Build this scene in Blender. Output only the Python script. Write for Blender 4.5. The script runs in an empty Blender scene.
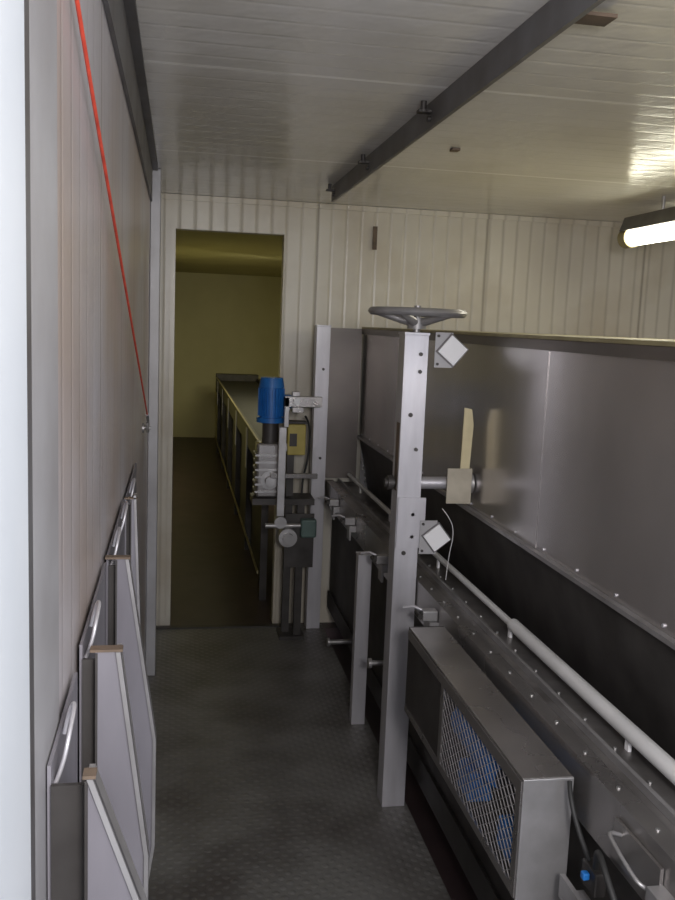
import bpy, bmesh, math, random
from mathutils import Vector, Matrix
random.seed(3)
D=bpy.data; S=bpy.context.scene
COL=S.collection
try:
    S.view_settings.view_transform='Standard'
except Exception: pass

# ------------------------------------------------------------------ materials
def nmat(name):
    m=D.materials.new(name); m.use_nodes=True
    nt=m.node_tree; b=nt.nodes['Principled BSDF']; return m,nt,b
def mixc(nt,fac,c1,c2):
    n=nt.nodes.new('ShaderNodeMix'); n.data_type='RGBA'
    n.inputs[6].default_value=(*c1,1); n.inputs[7].default_value=(*c2,1)
    nt.links.new(fac,n.inputs[0]); return n.outputs[2]
def coords(nt,scale=(1,1,1)):
    g=nt.nodes.new('ShaderNodeNewGeometry'); mp=nt.nodes.new('ShaderNodeMapping')
    mp.inputs['Scale'].default_value=scale
    nt.links.new(g.outputs['Position'],mp.inputs['Vector']); return mp.outputs['Vector']
def noise(nt,scale,detail=4,sc=(1,1,1)):
    n=nt.nodes.new('ShaderNodeTexNoise'); n.inputs['Scale'].default_value=scale; n.inputs['Detail'].default_value=detail
    nt.links.new(coords(nt,sc),n.inputs['Vector']); return n.outputs['Fac']
def ramp(nt,fac,lo,hi):
    n=nt.nodes.new('ShaderNodeMapRange'); n.inputs[1].default_value=lo; n.inputs[2].default_value=hi
    nt.links.new(fac,n.inputs[0]); return n.outputs[0]
def math_(nt,op,a,b=None):
    n=nt.nodes.new('ShaderNodeMath'); n.operation=op
    for i,v in enumerate((a,b)):
        if v is None: continue
        if isinstance(v,(int,float)): n.inputs[i].default_value=v
        else: nt.links.new(v,n.inputs[i])
    return n.outputs[0]
def bump(nt,b,h,strength=.3,dist=.01):
    n=nt.nodes.new('ShaderNodeBump'); n.inputs['Strength'].default_value=strength; n.inputs['Distance'].default_value=dist
    nt.links.new(h,n.inputs['Height']); nt.links.new(n.outputs[0],b.inputs['Normal'])
def simple(name,c1,c2=None,rough=.5,metal=0,ns=8,sc=(1,1,1),bs=0.05,spec=.5,rvar=0):
    m,nt,b=nmat(name); c2=c2 or tuple(x*.75 for x in c1)
    f=noise(nt,ns,5,sc); nt.links.new(mixc(nt,ramp(nt,f,.3,.7),c1,c2),b.inputs['Base Color'])
    b.inputs['Roughness'].default_value=rough; b.inputs['Metallic'].default_value=metal
    b.inputs['Specular IOR Level'].default_value=spec
    if rvar: nt.links.new(math_(nt,'ADD',math_(nt,'MULTIPLY',noise(nt,ns*.7,6),rvar),rough-rvar/2),b.inputs['Roughness'])
    if bs: bump(nt,b,f,bs,.01)
    return m
def ribbed(name,axis,base,dirt_refl,pitch,rough=.3,seam=1.2,seamoff=0.,dirt_refl_scale=2.2,wav=.12,ribw=.35,seamcol=None,bs=.35,dr=(.45,.75),seamw=.012):
    m,nt,b=nmat(name)
    g=nt.nodes.new('ShaderNodeNewGeometry'); s=nt.nodes.new('ShaderNodeSeparateXYZ'); nt.links.new(g.outputs['Position'],s.inputs[0])
    x=s.outputs[axis]
    def groove(p,w,off=0.):
        a=math_(nt,'ADD',x,100*p+off); a=math_(nt,'DIVIDE',a,p); a=math_(nt,'FRACT',a); a=math_(nt,'SUBTRACT',a,.5); a=math_(nt,'ABSOLUTE',a)
        return ramp(nt,a,.5-w/p,.5)
    r=groove(pitch,.012); r2=groove(seam,seamw,seamoff)
    st=noise(nt,dirt_refl_scale,6,(1,1,1))
    c=mixc(nt,ramp(nt,st,*dr),base,dirt_refl)
    dark=tuple(v*.52 for v in dirt_refl)
    def over(cin,fac,col):
        n=nt.nodes.new('ShaderNodeMix'); n.data_type='RGBA'; n.inputs[7].default_value=(*col,1)
        nt.links.new(cin,n.inputs[6]); nt.links.new(fac,n.inputs[0]); return n.outputs[2]
    c=over(c,math_(nt,'MULTIPLY',r,ribw),dark)
    r2c=ramp(nt,r2,0.,.35) if seamcol else math_(nt,'MULTIPLY',r2,.85)
    c=over(c,r2c,seamcol or dark)
    nt.links.new(c,b.inputs['Base Color'])
    b.inputs['Roughness'].default_value=rough
    h=math_(nt,'SUBTRACT',math_(nt,'MULTIPLY',noise(nt,5,3),wav*3),math_(nt,'MULTIPLY',r,min(1,ribw*3)))
    if not seamcol: h=math_(nt,'SUBTRACT',h,r2)
    bump(nt,b,h,bs,.006)
    return m
M={}
M['wallL']=ribbed('painted_panel_side',1,(.56,.53,.55),(.48,.40,.36),.10,rough=.30,seam=.60,seamoff=.16,wav=.3,ribw=.16,dirt_refl_scale=1.6,dr=(.38,.62),bs=.3)  # brownish second colour paints warm reflections into the wall as broad patches
M['wallB']=ribbed('painted_panel_back',0,(.68,.645,.56),(.52,.46,.36),.085,rough=.30,seam=1.0,seamoff=.23,wav=.25)
M['ceil']=ribbed('painted_panel_ceiling',1,(.74,.73,.70),(.64,.62,.56),.107,rough=.20,seam=1.285,seamoff=.01,wav=.8,ribw=.08,seamcol=(1,1,.97),bs=.36,seamw=.012)
M['far']=simple('yellowed_plaster',(.62,.58,.33),(.53,.49,.26),.6,ns=1.5)
M['white']=simple('white_gloss_paint',(.74,.78,.83),(.64,.69,.75),.4,ns=3)
M['trim']=simple('galvanised_trim',(.20,.20,.21),(.13,.12,.12),.45,.5,ns=6)
M['pale']=simple('pale_trim_paint',(.48,.48,.50),(.36,.35,.36),.4,.1,ns=5)
M['steel']=simple('brushed_steel',(.66,.65,.69),(.47,.46,.49),.42,.55,ns=14,sc=(1,1,.15),bs=.03)
M['steel2']=simple('worn_steel',(.50,.49,.50),(.34,.33,.33),.42,.65,ns=10,bs=.06)
M['deck']=simple('grimy_deck_steel',(.36,.345,.34),(.18,.17,.165),.36,.7,ns=9,bs=.06,rvar=.25)
M['gtop']=simple('guard_sheet_steel',(.42,.40,.39),(.28,.265,.26),.28,.75,ns=4,bs=.03,rvar=.15)
M['guard']=simple('dull_galvanised_sheet',(.27,.26,.29),(.17,.16,.18),.5,.35,ns=7,sc=(1,1,.3))
M['tank']=simple('tank_sheet_steel',(.66,.63,.625),(.46,.435,.43),.25,.80,ns=2.2,sc=(.4,1,.6),bs=.02,rvar=.14)
M['tankend']=simple('tank_end_steel',(.20,.175,.16),(.13,.115,.105),.35,.6,ns=3,bs=.02)
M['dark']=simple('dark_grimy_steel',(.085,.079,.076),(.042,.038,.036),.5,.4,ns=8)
M['rivet']=simple('rivet_steel',(.42,.42,.42),(.34,.34,.34),.4,.7,bs=0)
M['blue']=simple('blue_enamel',(.02,.18,.55),(.012,.12,.42),.4,.0,ns=12)
M['yellow']=simple('yellow_enamel',(.60,.50,.14),(.45,.36,.08),.5,0,ns=12)
M['brass']=simple('aged_brass',(.42,.37,.21),(.30,.26,.15),.45,.4,ns=12)
M['beige']=simple('beige_bearing_block',(.50,.46,.37),(.38,.34,.27),.5,.1,ns=18)
M['slot']=simple('slot_light_yellow',(.68,.60,.38),(.52,.45,.27),.45,.1,ns=12)  # pale yellow stands in for light showing through the tank slot
M['red']=simple('red_rope',(.75,.09,.05),(.5,.05,.03),.6,0,ns=30)
M['plastic']=simple('white_plastic',(.92,.92,.94),(.86,.86,.88),.5,0,ns=5,bs=0)
M['pvc']=simple('grey_white_pipe',(.74,.74,.74),(.6,.6,.6),.4,0,ns=6)
M['rust']=simple('rusty_brown',(.20,.14,.10),(.10,.08,.06),.7,.2,ns=15)
M['green']=simple('green_grey_enamel',(.14,.22,.20),(.1,.15,.14),.5,.1)
M['black']=simple('black_rubber',(.02,.02,.02),(.03,.03,.03),.6)
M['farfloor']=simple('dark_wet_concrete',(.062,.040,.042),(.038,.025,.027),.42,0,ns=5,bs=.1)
# tread plate
m,nt,b=nmat('tread_plate'); M['tread']=m
g=nt.nodes.new('ShaderNodeNewGeometry'); s=nt.nodes.new('ShaderNodeSeparateXYZ'); nt.links.new(g.outputs['Position'],s.inputs[0])
k=2*math.pi/.10
u_=math_(nt,'SINE',math_(nt,'MULTIPLY',math_(nt,'ADD',s.outputs[0],s.outputs[1]),k))
v_=math_(nt,'SINE',math_(nt,'MULTIPLY',math_(nt,'SUBTRACT',s.outputs[0],s.outputs[1]),k))
pr=ramp(nt,math_(nt,'ABSOLUTE',math_(nt,'MULTIPLY',u_,v_)),.45,.9)
nz=noise(nt,3.0,9)
c=mixc(nt,ramp(nt,nz,.38,.66),(.215,.212,.203),(.105,.096,.090))
n=nt.nodes.new('ShaderNodeMix'); n.data_type='RGBA'; n.inputs[7].default_value=(.27,.27,.26,1)
nt.links.new(c,n.inputs[6]); nt.links.new(math_(nt,'MULTIPLY',pr,.2),n.inputs[0]); nt.links.new(n.outputs[2],b.inputs['Base Color'])
b.inputs['Metallic'].default_value=.25; b.inputs['Roughness'].default_value=.45
bump(nt,b,pr,.4,.004)
def emis(name,col,st):
    m,nt,b=nmat(name); b.inputs['Base Color'].default_value=(*col,1)
    b.inputs['Emission Color'].default_value=(*col,1); b.inputs['Emission Strength'].default_value=st; return m
M['tube']=emis('fluorescent_diffuser',(1,.96,.76),9)
M['tube2']=emis('dim_yellow_diffuser',(1,.9,.55),3)

# ------------------------------------------------------------------ geometry helpers
def link(o,parent=None):
    COL.objects.link(o)
    if parent: o.parent=parent
    return o
def empty(name):
    o=D.objects.new(name,None); o.empty_display_size=.1; COL.objects.link(o); return o
def finish(bm,name,mat,parent=None,smooth=False,bevel=0):
    me=D.meshes.new(name); bmesh.ops.recalc_face_normals(bm,faces=bm.faces); bm.to_mesh(me); bm.free()
    if smooth:
        for p in me.polygons: p.use_smooth=True
    me.materials.append(M[mat]); o=D.objects.new(name,me); link(o,parent)
    if bevel:
        md=o.modifiers.new('bevel','BEVEL'); md.width=bevel; md.segments=2; md.limit_method='ANGLE'
    if smooth:
        md=o.modifiers.new('es','EDGE_SPLIT'); md.split_angle=math.radians(40)
    return o
def addbox(bm,x0,x1,y0,y1,z0,z1):
    v=[bm.verts.new(p) for p in [(x0,y0,z0),(x1,y0,z0),(x1,y1,z0),(x0,y1,z0),(x0,y0,z1),(x1,y0,z1),(x1,y1,z1),(x0,y1,z1)]]
    for f in [(0,3,2,1),(4,5,6,7),(0,1,5,4),(1,2,6,5),(2,3,7,6),(3,0,4,7)]: bm.faces.new([v[i] for i in f])
def boxes(name,lst,mat,parent=None,bevel=0):
    bm=bmesh.new()
    for b in lst: addbox(bm,*b)
    return finish(bm,name,mat,parent,bevel=bevel)
def addcyl(bm,p0,p1,r,seg=20,r2=None):
    p0=Vector(p0);p1=Vector(p1); d=p1-p0; L=d.length
    q=d.to_track_quat('Z','Y').to_matrix().to_4x4()
    mt=Matrix.Translation((p0+p1)/2)@q
    bmesh.ops.create_cone(bm,cap_ends=True,segments=seg,radius1=r,radius2=r if r2 is None else r2,depth=L,matrix=mt)
def cyls(name,lst,mat,parent=None,seg=20):
    bm=bmesh.new()
    for c in lst: addcyl(bm,c[0],c[1],c[2],seg,c[3] if len(c)>3 else None)
    return finish(bm,name,mat,parent,smooth=True)
def tube(name,pts,r,mat,parent=None,cyclic=False,bez=False):
    cu=D.curves.new(name,'CURVE'); cu.dimensions='3D'; cu.bevel_depth=r; cu.bevel_resolution=4; cu.use_fill_caps=True
    sp=cu.splines.new('NURBS' if bez else 'POLY'); sp.points.add(len(pts)-1)
    for p,q in zip(sp.points,pts): p.co=(*q,1)
    if bez: sp.use_endpoint_u=True; sp.order_u=3
    sp.use_cyclic_u=cyclic
    cu.materials.append(M[mat]); o=D.objects.new(name,cu); link(o,parent); return o
def prism(name,prof,a0,a1,mat,parent=None,axis='Y',bevel=0):
    bm=bmesh.new()
    def P(p,q,a): return (p,a,q) if axis=='Y' else (a,p,q)
    A=[bm.verts.new(P(p,q,a0)) for p,q in prof]; B=[bm.verts.new(P(p,q,a1)) for p,q in prof]
    n=len(prof); bm.faces.new(A); bm.faces.new(B[::-1])
    for i in range(n): bm.faces.new((A[i],A[(i+1)%n],B[(i+1)%n],B[i]))
    return finish(bm,name,mat,parent,bevel=bevel)

CH=2.42; XL=-.133; XR=3.1; YB=5.15; YF=13.7
# ------------------------------------------------------------------ room shell
boxes('floor',[(XL,.86,-.3,5.04,-.06,0)],'tread')
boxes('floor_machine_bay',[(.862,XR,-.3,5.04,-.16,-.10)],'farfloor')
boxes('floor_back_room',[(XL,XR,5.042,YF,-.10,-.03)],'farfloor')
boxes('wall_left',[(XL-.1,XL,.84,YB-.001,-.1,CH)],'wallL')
boxes('wall_left_back_room',[(XL-.1,XL,YB+.081,YF,-.1,CH)],'far')
boxes('wall_back',[(XL-.1,-.02,YB,YB+.08,-.1,CH),(-.02,.58,YB,YB+.08,2.235,CH),(.58,XR,YB,YB+.08,-.1,CH)],'wallB')
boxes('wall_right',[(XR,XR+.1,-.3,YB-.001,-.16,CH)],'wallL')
boxes('wall_right_back_room',[(XR,XR+.1,YB+.081,YF,-.16,CH)],'far')
boxes('wall_far',[(XL-.1,XR+.1,YF+.001,YF+.1,-.1,CH)],'far')
boxes('ceiling',[(XL-.1,XR+.1,-.3,YB+.08,CH+.001,CH+.08)],'ceil')
boxes('ceiling_back_room',[(XL-.1,XR+.1,YB+.082,YF+.1,CH+.001,CH+.08)],'far')
boxes('door_1',[(XL-.1,XL+.012,.30,.775,-.06,CH)],'white',bevel=.004)
boxes('trim_1',[(XL-.1,XL+.006,.777,.838,-.06,CH)],'trim',bevel=.003)
boxes('trim_7',[(XL+.0005,XL+.004,.842,1.03,-.06,CH)],'pale')
prism('trim_2',[(XL+.001,CH-.150),(XL+.010,CH-.150),(XL+.010,CH-.012),(XL+.034,CH-.012),(XL+.034,CH),(XL+.001,CH)],1.035,4.3,'trim')
boxes('trim_3',[(XL+.001,XL+.048,4.32,4.42,0,CH)],'pale',bevel=.004)
boxes('trim_4',[(-.045,-.019,YB-.018,YB+.09,0,2.26),(-.019,.58,YB-.018,YB-.001,2.236,2.262),(.581,.600,YB-.012,YB-.001,0,2.25)],'wallB')
boxes('trim_5',[(XL+.001,XR-.001,YB-.014,YB-.001,CH-.03,CH-.001)],'wallB')
boxes('trim_6',[(XL+.002,.70,5.0,5.04,.0005,.006)],'dark')

# ceiling beam
cb=empty('ceiling_beam')
boxes('web',[(.735,.747,-.2,4.5,CH-.075,CH)],'trim',cb)
boxes('flange',[(.7472,.785,-.2,4.5,CH-.012,CH-.0002)],'steel2',cb)
boxes('splice',[(.80,.885,1.84,1.90,CH-.02,CH-.0125),(.7472,.80,1.85,1.89,CH-.02,CH-.0125)],'rust',cb)
for y in (4.42,3.62,2.72):
    cyls('bolt_%d'%int(y*10),[((.725,y,CH-.05),(.755,y,CH-.05),.009),((.712,y,CH-.03),(.712,y,CH-.001),.009),((.712,y,CH-.034),(.712,y,CH-.028),.018)],'dark',cb,10)
    boxes('lug_%d'%int(y*10),[(.695,.734,y-.015,y+.015,CH-.035,CH-.027)],'dark',cb)
boxes('ceiling_clip',[(1.0,1.03,3.36,3.40,CH-.008,CH)],'rust')
boxes('wall_clip',[(1.085,1.11,YB-.02,YB-.0145,2.18,2.31)],'rust')

# fluorescent lamp
fl=empty('fluorescent_lamp')
LX,LZ=2.28,2.250
prism('housing',[(LX-.055,LZ+.03),(LX-.03,LZ+.10),(LX+.03,LZ+.10),(LX+.055,LZ+.03)],2.95,4.42,'trim',fl)
cyls('diffuser',[((LX,2.98,LZ),(LX,4.37,LZ),.045)],'tube',fl,24)
cyls('end_caps',[((LX,4.37,LZ),(LX,4.44,LZ),.052),((LX,2.94,LZ),(LX,2.98,LZ),.050)],'brass',fl,24)
cyls('hangers',[((LX,3.3,LZ+.098),(LX,3.3,CH),.008),((LX,4.1,LZ+.098),(LX,4.1,CH),.008)],'steel2',fl,10)
fb=empty('ceiling_lamp')
boxes('tray',[(1.3,1.45,8.6,9.9,CH-.05,CH)],'pale',fb)
cyls('tube_cover',[((1.375,8.65,CH-.075),(1.375,9.85,CH-.075),.03)],'tube2',fb)

# ------------------------------------------------------------------ red pull cord
pc=empty('emergency_pull_cord')
tube('cord',[(-.124,.98,2.185),(-.122,1.15,2.11),(-.115,1.95,1.844),(-.112,2.8,1.588),(-.112,3.55,1.375)],.0028,'red',pc,bez=True)
tube('hook',[(-.112,3.55,1.375),(-.112,3.6,1.355),(-.11,3.62,1.33),(-.11,3.60,1.30),(-.112,3.57,1.31),(-.112,3.565,1.34)],.006,'steel2',pc,bez=True)
cyls('eyebolt',[((XL+.001,3.61,1.315),(-.10,3.61,1.315),.007),((XL+.001,3.61,1.315),(XL+.008,3.61,1.315),.02)],'steel2',pc,10)
cyls('anchor',[((XL+.0045,.99,2.18),(-.115,.99,2.18),.008)],'steel2',pc,10)

# ------------------------------------------------------------------ leaning guard panels at left
def guard(y0,y1,xin,prof,ztop=1.30,handles=(.06,),lip=None,hr=.0028):
    g=empty('leaning_guard_panel')
    x0=XL+.006
    boxes('sheet',[(x0,x0+.004,y0+.031,y1,.003,ztop-.001)],'guard',g)
    pts=[(xin,ztop)]+[(x,z) for x,z in prof]+[(xin,prof[-1][1])]
    prism('front_stile',pts,y0,y0+.006,'guard',g)
    bm=bmesh.new()
    for (xa,za),(xb,zb) in zip(prof[:-1],prof[1:]):
        v=[bm.verts.new(p) for p in [(xa,y0-.004,za),(xb,y0-.004,zb),(xb,y0+.03,zb),(xa,y0+.03,za),(xa-.006,y0-.004,za),(xb-.006,y0-.004,zb),(xb-.006,y0+.03,zb),(xa-.006,y0+.03,za)]]
        for f_ in [(0,3,2,1),(4,5,6,7),(0,1,5,4),(1,2,6,5),(2,3,7,6),(3,0,4,7)]: bm.faces.new([v[i] for i in f_])
    finish(bm,'stile_return','steel2',g)
    boxes('stile_back',[(xin,xin+.003,y0-.003,y0+.030,.003,ztop-.002),(x0+.0045,xin,y0+.024,y0+.030,.003,ztop-.02)],'dark',g)
    l0=x0 if lip is None else lip
    boxes('top_lip',[(l0,prof[0][0]+.003,y0-.004,y0+.014,ztop+.0005,ztop+.004)],'rust',g)
    for i,o_ in enumerate(handles):
        ya=y0+o_; yb_=ya+.075; xm=x0+.006
        tube('handle_%d'%(i+1),[(xm,ya,ztop-.03),(xm+.008,ya,ztop-.01),(xm+.014,ya+.008,ztop+.024),(xm+.014,yb_-.010,ztop+.034),(xm+.006,yb_,ztop+.020),(xm,yb_,ztop-.01)],hr,'steel',g,bez=True)
    return g
guard(.885,1.17,-.086,[(-.078,1.285),(-.021,1.12),(-.021,.003)],1.285,(.05,),lip=-.088,hr=.0024)
guard(1.20,1.66,-.103,[(-.070,1.30),(-.030,1.00),(-.030,.003)],1.30,(.06,),lip=-.11)
guard(1.68,2.26,-.108,[(-.084,1.30),(-.030,.94),(-.030,.72),(-.055,.55),(-.055,.003)],1.30,(.06,.32))
guard(2.30,2.90,-.112,[(-.098,1.30),(-.082,.9),(-.082,.003)],1.29,(.06,))

# ------------------------------------------------------------------ main machine: tank
tk=empty('stainless_steel_tank')
TX=1.05; TT=1.73; TB=1.11
TY0,TY1=.75,5.10
boxes('side_panel',[(TX,TX+.012,TY0,TY1,TB,TT)],'tank',tk)
boxes('end_return',[(.845,TX-.019,5.06,5.075,.87,TT)],'tankend',tk)
boxes('lid',[(TX-.012,2.25,TY0,TY1,TT+.0005,TT+.012)],'brass',tk,bevel=.002)
boxes('rim',[(TX-.013,TX-.0005,TY0,TY1,TT-.03,TT)],'tankend',tk)
boxes('far_side',[(2.23,2.245,TY0,TY1,.3,TT),(TX+.013,2.229,TY0,TY0+.012,.8,TT),(TX+.013,2.229,TY1-.012,TY1,.8,TT)],'tank',tk)
boxes('seam_flange',[(TX-.018,TX-.0005,TY0,TY1,TB-.006,TB+.006)],'steel2',tk)
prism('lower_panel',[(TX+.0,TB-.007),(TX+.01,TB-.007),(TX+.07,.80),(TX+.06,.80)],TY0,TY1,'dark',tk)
boxes('panel_stiffeners',[(TX-.0015,TX-.0005,y,y+.008,TB+.008,TT-.031) for y in (2.45,3.95)],'tank',tk)
bm=bmesh.new()
y=TY0+.1
while y<TY1:
    addcyl(bm,(TX-.004,y,TB+.02),(TX+.001,y,TB+.02),.0045,8); y+=.22
finish(bm,'rivets','steel',tk,True)
# ---- support frame / deck
fr=empty('conveyor_frame')
boxes('deck_plate',[(.865,1.045,TY0,5.05,.842,.85)],'deck',fr)
prism('deck_rail_outer',[(.852,.73),(.858,.73),(.858,.852),(.895,.852),(.895,.860),(.852,.860)],TY0,5.05,'gtop',fr)
boxes('deck_rail_inner',[(.925,.935,TY0,5.05,.8505,.868)],'steel2',fr)
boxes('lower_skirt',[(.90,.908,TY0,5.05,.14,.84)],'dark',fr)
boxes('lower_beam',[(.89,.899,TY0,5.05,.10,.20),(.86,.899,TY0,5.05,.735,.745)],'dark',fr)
bm=bmesh.new(); y=TY0+.05
while y<5.0:
    addcyl(bm,(.875,y,.858),(.875,y,.863),.0045,8)
    addcyl(bm,(.96,y+.03,.849),(.96,y+.03,.854),.0045,8); y+=.15
finish(bm,'deck_bolts','rivet',fr,True)
boxes('cross_brackets',[(.82,.8515,y-.03,y+.03,.77,.80) for y in (1.3,2.75,3.45,4.15,4.6)]+[(.82,.828,y-.03,y+.03,.73,.7695) for y in (1.3,2.75,3.45,4.15,4.6)],'steel2',fr)
def post(name,x,y,h,w=.085,d=.06):
    p=empty(name)
    t=.006
    boxes('channel',[(x-w/2,x+w/2,y-d/2,y-d/2+t,0.0,h),(x-w/2,x-w/2+t,y-d/2+t,y+d/2,0,h),(x+w/2-t,x+w/2,y-d/2+t,y+d/2,0,h)],'steel',p,bevel=.0015)
    boxes('cap',[(x-w/2-.002,x+w/2+.002,y-d/2-.004,y+d/2+.004,h,h+.008)],'steel',p)
    return p
PX,PY=.806,3.05
p2=post('machine_support_post',PX,PY,1.725,.085,.085)
p1=post('machine_support_post',.795,5.0,1.735,.078,.08)
lg=post('machine_leg',.81,3.72,.765,.06,.05)
bm=bmesh.new()
for z in (1.66,1.60,1.33,1.10,1.02): addcyl(bm,(PX+.015,PY-.052,z),(PX+.015,PY-.042,z),.007,6)
for z in (1.45,.96): addcyl(bm,(PX-.01,PY-.048,z),(PX-.01,PY-.042,z),.008,8)
finish(bm,'bolts','dark',p2,True)
boxes('gusset_plate',[(PX-.04,PX+.06,PY-.052,PY-.044,.98,1.16)],'steel',p2)
boxes('rust_mark',[(PX-.0436,PX-.0428,PY-.03,PY+.01,1.18,1.42)],'rust',p2)
bm=bmesh.new()
for z in (1.5,1.0): addcyl(bm,(.80,4.95,z),(.80,4.961,z),.008,6)
finish(bm,'bolts_b','dark',p1,True)

# shaft through post
sh=empty('tensioner_shaft')
cyls('shaft',[((.85,PY,1.205),(1.045,PY,1.205),.022)],'steel',sh)
cyls('collar',[((.965,PY,1.205),(1.046,PY,1.205),.036)],'steel2',sh)
cyls('shaft_end',[((.725,PY,1.205),(.761,PY,1.205),.016),((.735,PY,1.205),(.755,PY,1.205),.026)],'dark',sh,12)
boxes('bearing_plate',[(TX-.110,TX-.028,PY-.05,PY-.044,1.14,1.265),(TX-.028,TX-.021,PY-.05,PY+.05,1.14,1.265)],'beige',sh)
prism('slot_light_strip',[(TX-.065,1.2655),(TX-.032,1.2655),(TX-.026,1.42),(TX-.035,1.475),(TX-.062,1.48)],PY-.05,PY-.044,'slot',sh)  # strip coloured as the yellow light seen in the slot opening

def square_plate(x,z,ang,s=.07):
    q=empty('white_marker_plate')
    bm=bmesh.new(); addbox(bm,-s/2,s/2,-.004,.004,-s/2,s/2)
    bmesh.ops.transform(bm,matrix=Matrix.Translation((x,PY-.066,z))@Matrix.Rotation(ang,4,'Y'),verts=bm.verts)
    finish(bm,'plate','plastic',q,bevel=.001)
    s2=s+.010
    bm=bmesh.new(); addbox(bm,-s2/2,s2/2,-.0015,.0015,-s2/2,s2/2)
    bmesh.ops.transform(bm,matrix=Matrix.Translation((x,PY-.0602,z))@Matrix.Rotation(ang,4,'Y'),verts=bm.verts)
    finish(bm,'plate_backing','trim',q)
    boxes('holder',[(x-.06,x+.002,PY-.0582,PY-.0545,z-.06,z+.06)],'pale',q)
    cyls('screw',[((x-.05,PY-.064,z+.048),(x-.05,PY-.0583,z+.048),.005),((x-.05,PY-.064,z-.048),(x-.05,PY-.0583,z-.048),.005)],'dark',q,8)
square_plate(.927,1.677,math.radians(40),.074)
square_plate(.908,1.02,math.radians(52),.070)
tube('thin_cable',[(.93,PY-.04,1.12),(.965,PY-.05,1.08),(.975,PY-.05,1.02),(.96,PY-.05,.95),(.955,PY-.05,.862)],.0015,'pvc',sh,bez=True)

# handwheel
hw=empty('handwheel')
wc=Vector((PX+.008,PY,1.802)); R=.155
bm=bmesh.new()
N=48;K=10
rings=[]
for i in range(N):
    a=2*math.pi*i/N; ring=[]
    for j in range(K):
        b_=2*math.pi*j/K; rr=R+.016*math.cos(b_)
        ring.append(bm.verts.new((wc.x+rr*math.cos(a),wc.y+rr*math.sin(a),wc.z+.014*math.sin(b_))))
    rings.append(ring)
for i in range(N):
    for j in range(K):
        bm.faces.new((rings[i][j],rings[(i+1)%N][j],rings[(i+1)%N][(j+1)%K],rings[i][(j+1)%K]))
finish(bm,'rim','steel2',hw,True)
sp=[]
for i in range(5):
    a=2*math.pi*i/5+.3
    sp.append((wc+Vector((.02*math.cos(a),.02*math.sin(a),-.035)),wc+Vector(((R-.005)*math.cos(a),(R-.005)*math.sin(a),0)),.015,.011))
cyls('spokes',sp,'steel2',hw,10)
cyls('hub',[((wc.x,wc.y,1.745),(wc.x,wc.y,1.785),.034,.028),((wc.x,wc.y,1.7345),(wc.x,wc.y,1.825),.012)],'steel2',hw,20)

# pipe
pp=empty('white_guide_pipe')
cyls('thick_pipe',[((.985,TY0,.895),(.985,2.42,.895),.019)],'pvc',pp)
cyls('thin_rod',[((.985,2.42,.893),(.985,5.04,.893),.011)],'pvc',pp,12)
bm=bmesh.new()
for y in (1.0,1.72,2.44,3.2,4.0,4.7): addbox(bm,.981,.989,y-.008,y+.008,.8505,.886)
finish(bm,'stands','plastic',pp)

# guard box with mesh
gb=empty('motor_guard_box')
gx0,gx1,gz0,gz1,gy0,gy1=.72,.832,.56,.83,1.66,2.60
boxes('top',[(gx0,gx1,gy0,gy1,gz1-.006,gz1)],'gtop',gb,bevel=.002)
boxes('front_plate',[(gx0,gx1,gy0-.006,gy0,.30,gz1)],'steel2',gb,bevel=.002)
boxes('far_plate',[(gx0,gx1,gy1,gy1+.006,gz0,gz1),(gx0,gx0+.005,2.24,gy1,gz0,gz1-.007)],'dark',gb)
boxes('side_frame',[(gx0-.003,gx0+.003,gy0,gy1,gz1-.035,gz1-.007),(gx0-.003,gx0+.003,gy0,gy1,gz0,gz0+.02),(gx0-.003,gx0+.003,gy0,gy0+.025,gz0+.02,gz1-.035),(gx0-.003,gx0+.003,2.215,2.2395,gz0+.02,gz1-.035)],'gtop',gb)
bm=bmesh.new(); a=.0175;bz=.0125
vd={}
def V(i,j):
    if (i,j) not in vd: vd[(i,j)]=bm.verts.new((gx0,gy0+.012+i*a,gz0+.010+j*bz))
    return vd[(i,j)]
ni=int(.56/a); nj=int(.245/bz)
for i in range(1,ni):
    for j in range(1,nj):
        if (i+j)%2==1: bm.faces.new((V(i-1,j),V(i,j-1),V(i+1,j),V(i,j+1)))
o=finish(bm,'mesh_screen','steel2',gb); md=o.modifiers.new('w','WIREFRAME'); md.thickness=.0030; md.use_even_offset=False
cyls('motor_body',[((.778,1.90,.725),(.778,2.17,.725),.052)],'blue',gb)
cyls('motor_end',[((.778,2.171,.72),(.778,2.20,.72),.042),((.785,1.78,.70),(.785,1.899,.70),.03)],'dark',gb)
boxes('blue_terminal_box',[(.728,.79,1.72,1.80,.60,.67),(.728,.79,2.0,2.09,.585,.66)],'blue',gb,bevel=.004)

def clamp(y):
    c=empty('toggle_clamp')
    boxes('base',[(.80,.850,y-.018,y+.018,.802,.835)],'steel2',c,bevel=.002)
    tube('lever',[(.80,y,.836),(.775,y+.01,.845),(.745,y+.03,.835)],.005,'steel',c)
    cyls('pivot',[((.79,y-.024,.82),(.79,y+.024,.82),.009)],'dark',c,10)
for y in (2.75,3.45,4.15,4.6): clamp(y)
sb=empty('cable_junction')
boxes('box',[(.815,.840,1.50,1.56,.66,.71)],'dark',sb,bevel=.003)
boxes('connector',[(.80,.8145,1.52,1.535,.685,.70)],'blue',sb,bevel=.003)
boxes('bracket',[(.79,.845,1.38,1.60,.60,.61),(.79,.80,1.38,1.60,.611,.65)],'steel2',sb)
tube('cable',[(.825,1.52,.71),(.80,1.48,.79),(.78,1.40,.78),(.80,1.30,.66),(.82,1.2,.6)],.006,'black',sb,bez=True)
tube('cable_b',[(.825,1.55,.71),(.79,1.58,.80),(.81,1.63,.835)],.005,'black',sb,bez=True)
lt=empty('latch_handle')
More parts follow.
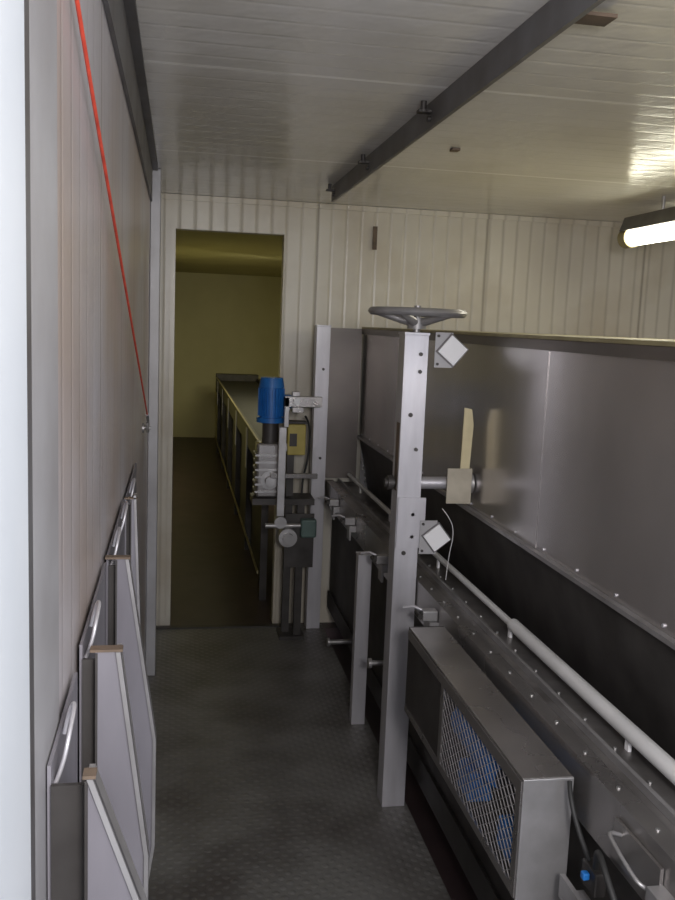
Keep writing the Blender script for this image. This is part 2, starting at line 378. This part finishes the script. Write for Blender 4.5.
tube('loop',[(.845,1.47,.81),(.82,1.47,.82),(.81,1.45,.82),(.81,1.36,.80),(.82,1.34,.79),(.845,1.34,.78)],.004,'steel2',lt,bez=True)
boxes('plate',[(.844,.8505,1.33,1.50,.75,.83)],'gtop',lt)

cr=empty('roller_rod')
cyls('rod',[((.775,4.3,.16),(.889,4.3,.16),.012),((.765,4.3,.16),(.778,4.3,.16),.022)],'steel2',cr,12)
cr=empty('roller_rod')
cyls('rod',[((.775,3.35,.42),(.899,3.35,.42),.010),((.765,3.35,.42),(.778,3.35,.42),.02)],'steel2',cr,12)

# ------------------------------------------------------------------ far conveyor
fc=empty('belt_conveyor')
cx0,cx1,cy0,cy1=.54,1.12,5.5,12.6
boxes('side_rail',[(cx0,cx0+.03,cy0,cy1,.80,.95),(cx1-.03,cx1,cy0,cy1,.80,.95)],'dark',fc)
boxes('rail_edge',[(cx0-.004,cx0+.010,cy0,cy1,.9505,.958),(cx1-.014,cx1+.004,cy0,cy1,.9505,.960)],'brass',fc)
boxes('belt',[(cx0+.031,cx1-.031,cy0,cy1,.90,.915)],'black',fc)
boxes('legs',[(x,x+.045,y,y+.05,-.03,.8) for y in (5.6,6.9,8.2,9.5,10.8,12.1) for x in (cx0,cx1-.045)],'dark',fc)
boxes('side_plates',[(cx0-.006,cx0-.0005,y,y+.10,.62,.93) for y in (5.6,6.9,8.2,9.5,10.8,12.1)],'steel2',fc)
boxes('lower_rail',[(cx0-.01,cx0-.0005,cy0+.2,cy1,.12,.14)],'brass',fc)
boxes('skirt',[(cx0+.046,cx0+.05,cy0+.2,cy1,-.03,.79)],'dark',fc)
boxes('end_hopper',[(cx0,cx1,cy1,cy1+.25,.75,1.0)],'dark',fc)

# ------------------------------------------------------------------ drive unit
dm=empty('electric_motor')
mx,my=.505,4.86
cyls('body',[((mx,my,1.235),(mx,my,1.40),.062)],'blue',dm,24)
cyls('fan_cowl',[((mx,my,1.40),(mx,my,1.452),.070,.060)],'blue',dm,24)
cyls('flange',[((mx,my,1.21),(mx,my,1.235),.078)],'blue',dm,24)
bm=bmesh.new()
for i in range(24):
    a=2*math.pi*i/24
    n0=len(bm.verts); addbox(bm,.060,.072,-.002,.002,1.245,1.395)
    bm.verts.ensure_lookup_table()
    bmesh.ops.transform(bm,matrix=Matrix.Translation((mx,my,0))@Matrix.Rotation(a,4,'Z'),verts=bm.verts[n0:])
finish(bm,'fins','blue',dm)
boxes('terminal_box',[(mx+.072,mx+.105,my-.035,my+.035,1.29,1.36)],'blue',dm,bevel=.003)
df=empty('gearbox_drive_unit')
boxes('case',[(.43,.57,4.80,4.94,.80,1.10)],'gtop',df,bevel=.012)
boxes('ribs',[(.422,.578,4.792,4.948,z,z+.010) for z in (.83,.87,.91,.95,.99,1.03)],'steel2',df)
cyls('neck',[((mx,my,1.10),(mx,my,1.209),.045)],'dark',df)
cyls('output_shaft',[((.5,4.795,.90),(.5,4.74,.90),.025),((.5,4.791,.90),(.5,4.785,.90),.05)],'steel2',df)
boxes('yellow_guard',[(.60,.70,4.85,4.93,1.03,1.20)],'yellow',df,bevel=.006)
boxes('yellow_guard_cap',[(.59,.705,4.845,4.935,1.205,1.215),(.61,.65,4.842,4.849,1.08,1.15)],'dark',df)
boxes('yellow_guard_link',[(.571,.60,4.87,4.91,1.05,1.09)],'steel2',df)
boxes('upright',[(.535,.575,4.70,4.735,.72,1.20)],'steel2',df,bevel=.002)
boxes('upright_top',[(.56,.585,4.70,4.735,1.2005,1.36)],'gtop',df,bevel=.002)
boxes('cross_bar',[(.56,.76,4.70,4.73,1.31,1.365),(.60,.66,4.69,4.74,1.28,1.3095),(.60,.64,4.70,4.73,1.3655,1.39)],'gtop',df,bevel=.002)
boxes('cross_bar_low',[(.50,.755,4.735,4.77,.92,.945)],'gtop',df,bevel=.002)
boxes('support_leg',[(.60,.64,4.86,4.90,0,1.029)],'dark',df)
boxes('base_bracket',[(.41,.75,4.78,4.96,.765,.799),(.66,.70,4.80,4.84,0,.765)],'dark',df)
cyls('bolt_knobs',[((.62,4.67,1.34),(.62,4.70,1.34),.018),((.573,4.68,1.30),(.573,4.70,1.30),.012)],'rivet',df,12)
cyls('round_knob',[((.60,4.70,.60),(.60,4.76,.60),.050),((.60,4.665,.60),(.60,4.70,.60),.03)],'steel2',df,24)
cyls('second_knob',[((.56,4.72,.68),(.56,4.77,.68),.033)],'steel2',df,20)
cyls('stem',[((.48,4.74,.66),(.755,4.74,.66),.014)],'steel2',df,12)
boxes('green_valve_body',[(.67,.755,4.70,4.76,.60,.70)],'green',df,bevel=.01)
cyls('roller_bar',[((.60,4.76,.60),(.60,4.86,.60),.02)],'dark',df,12)
boxes('bracket_plate',[(.59,.75,4.765,4.775,.42,.72)],'dark',df)
tube('hanging_cable',[(.70,4.9,1.24),(.735,4.93,1.2),(.73,4.93,1.0),(.69,4.92,.85),(.70,4.9,.70)],.006,'black',df,bez=True)
boxes('foot',[(.58,.72,4.78,4.94,.0005,.02)],'dark',df)

# ------------------------------------------------------------------ lights
def area(name,loc,target,size,power,col,sy=None):
    l=D.lights.new(name,'AREA'); l.energy=power; l.color=col; l.size=size
    if sy: l.shape='RECTANGLE'; l.size_y=sy
    o=D.objects.new(name,l); COL.objects.link(o); o.location=loc
    o.rotation_euler=(Vector(target)-Vector(loc)).to_track_quat('-Z','Y').to_euler(); return o
area('entrance_daylight',(1.1,-.9,1.75),(-.1,1.2,1.5),1.0,16,(.80,.88,1.0),1.4)
area('added_camera_fill',(.25,-.35,1.95),(.7,4.0,1.2),.3,33,(1,.96,.95))  # added fill beside the camera to brighten the walls, no real fixture
area('machine_room_light',(2.0,3.7,2.17),(1.6,3.7,0),.1,6,(1,.95,.80),1.3)
area('back_room_light',(1.2,9.2,2.3),(.8,9.6,0),.6,46,(1,.93,.62),2.0)
w=D.worlds.new('World'); S.world=w; w.use_nodes=True
w.node_tree.nodes['Background'].inputs[0].default_value=(.70,.70,.76,1); w.node_tree.nodes['Background'].inputs[1].default_value=.7

# ------------------------------------------------------------------ camera
f=900.0
Yc=Vector(((178-337.5)/f,(450-318)/f,-1)).normalized()
h=Vector((1,-.04,0)).normalized()
Zc=h.cross(Yc).normalized(); Xc=Yc.cross(Zc).normalized()
Rm=Matrix((Xc,Yc,Zc))
cam=D.cameras.new('camera'); co=D.objects.new('camera',cam); COL.objects.link(co)
mw=Rm.to_4x4(); mw.translation=Vector((0,0,1.75)); co.matrix_world=mw
cam.sensor_fit='VERTICAL'; cam.sensor_height=36; cam.lens=36*f/900; cam.clip_start=.02
S.camera=co
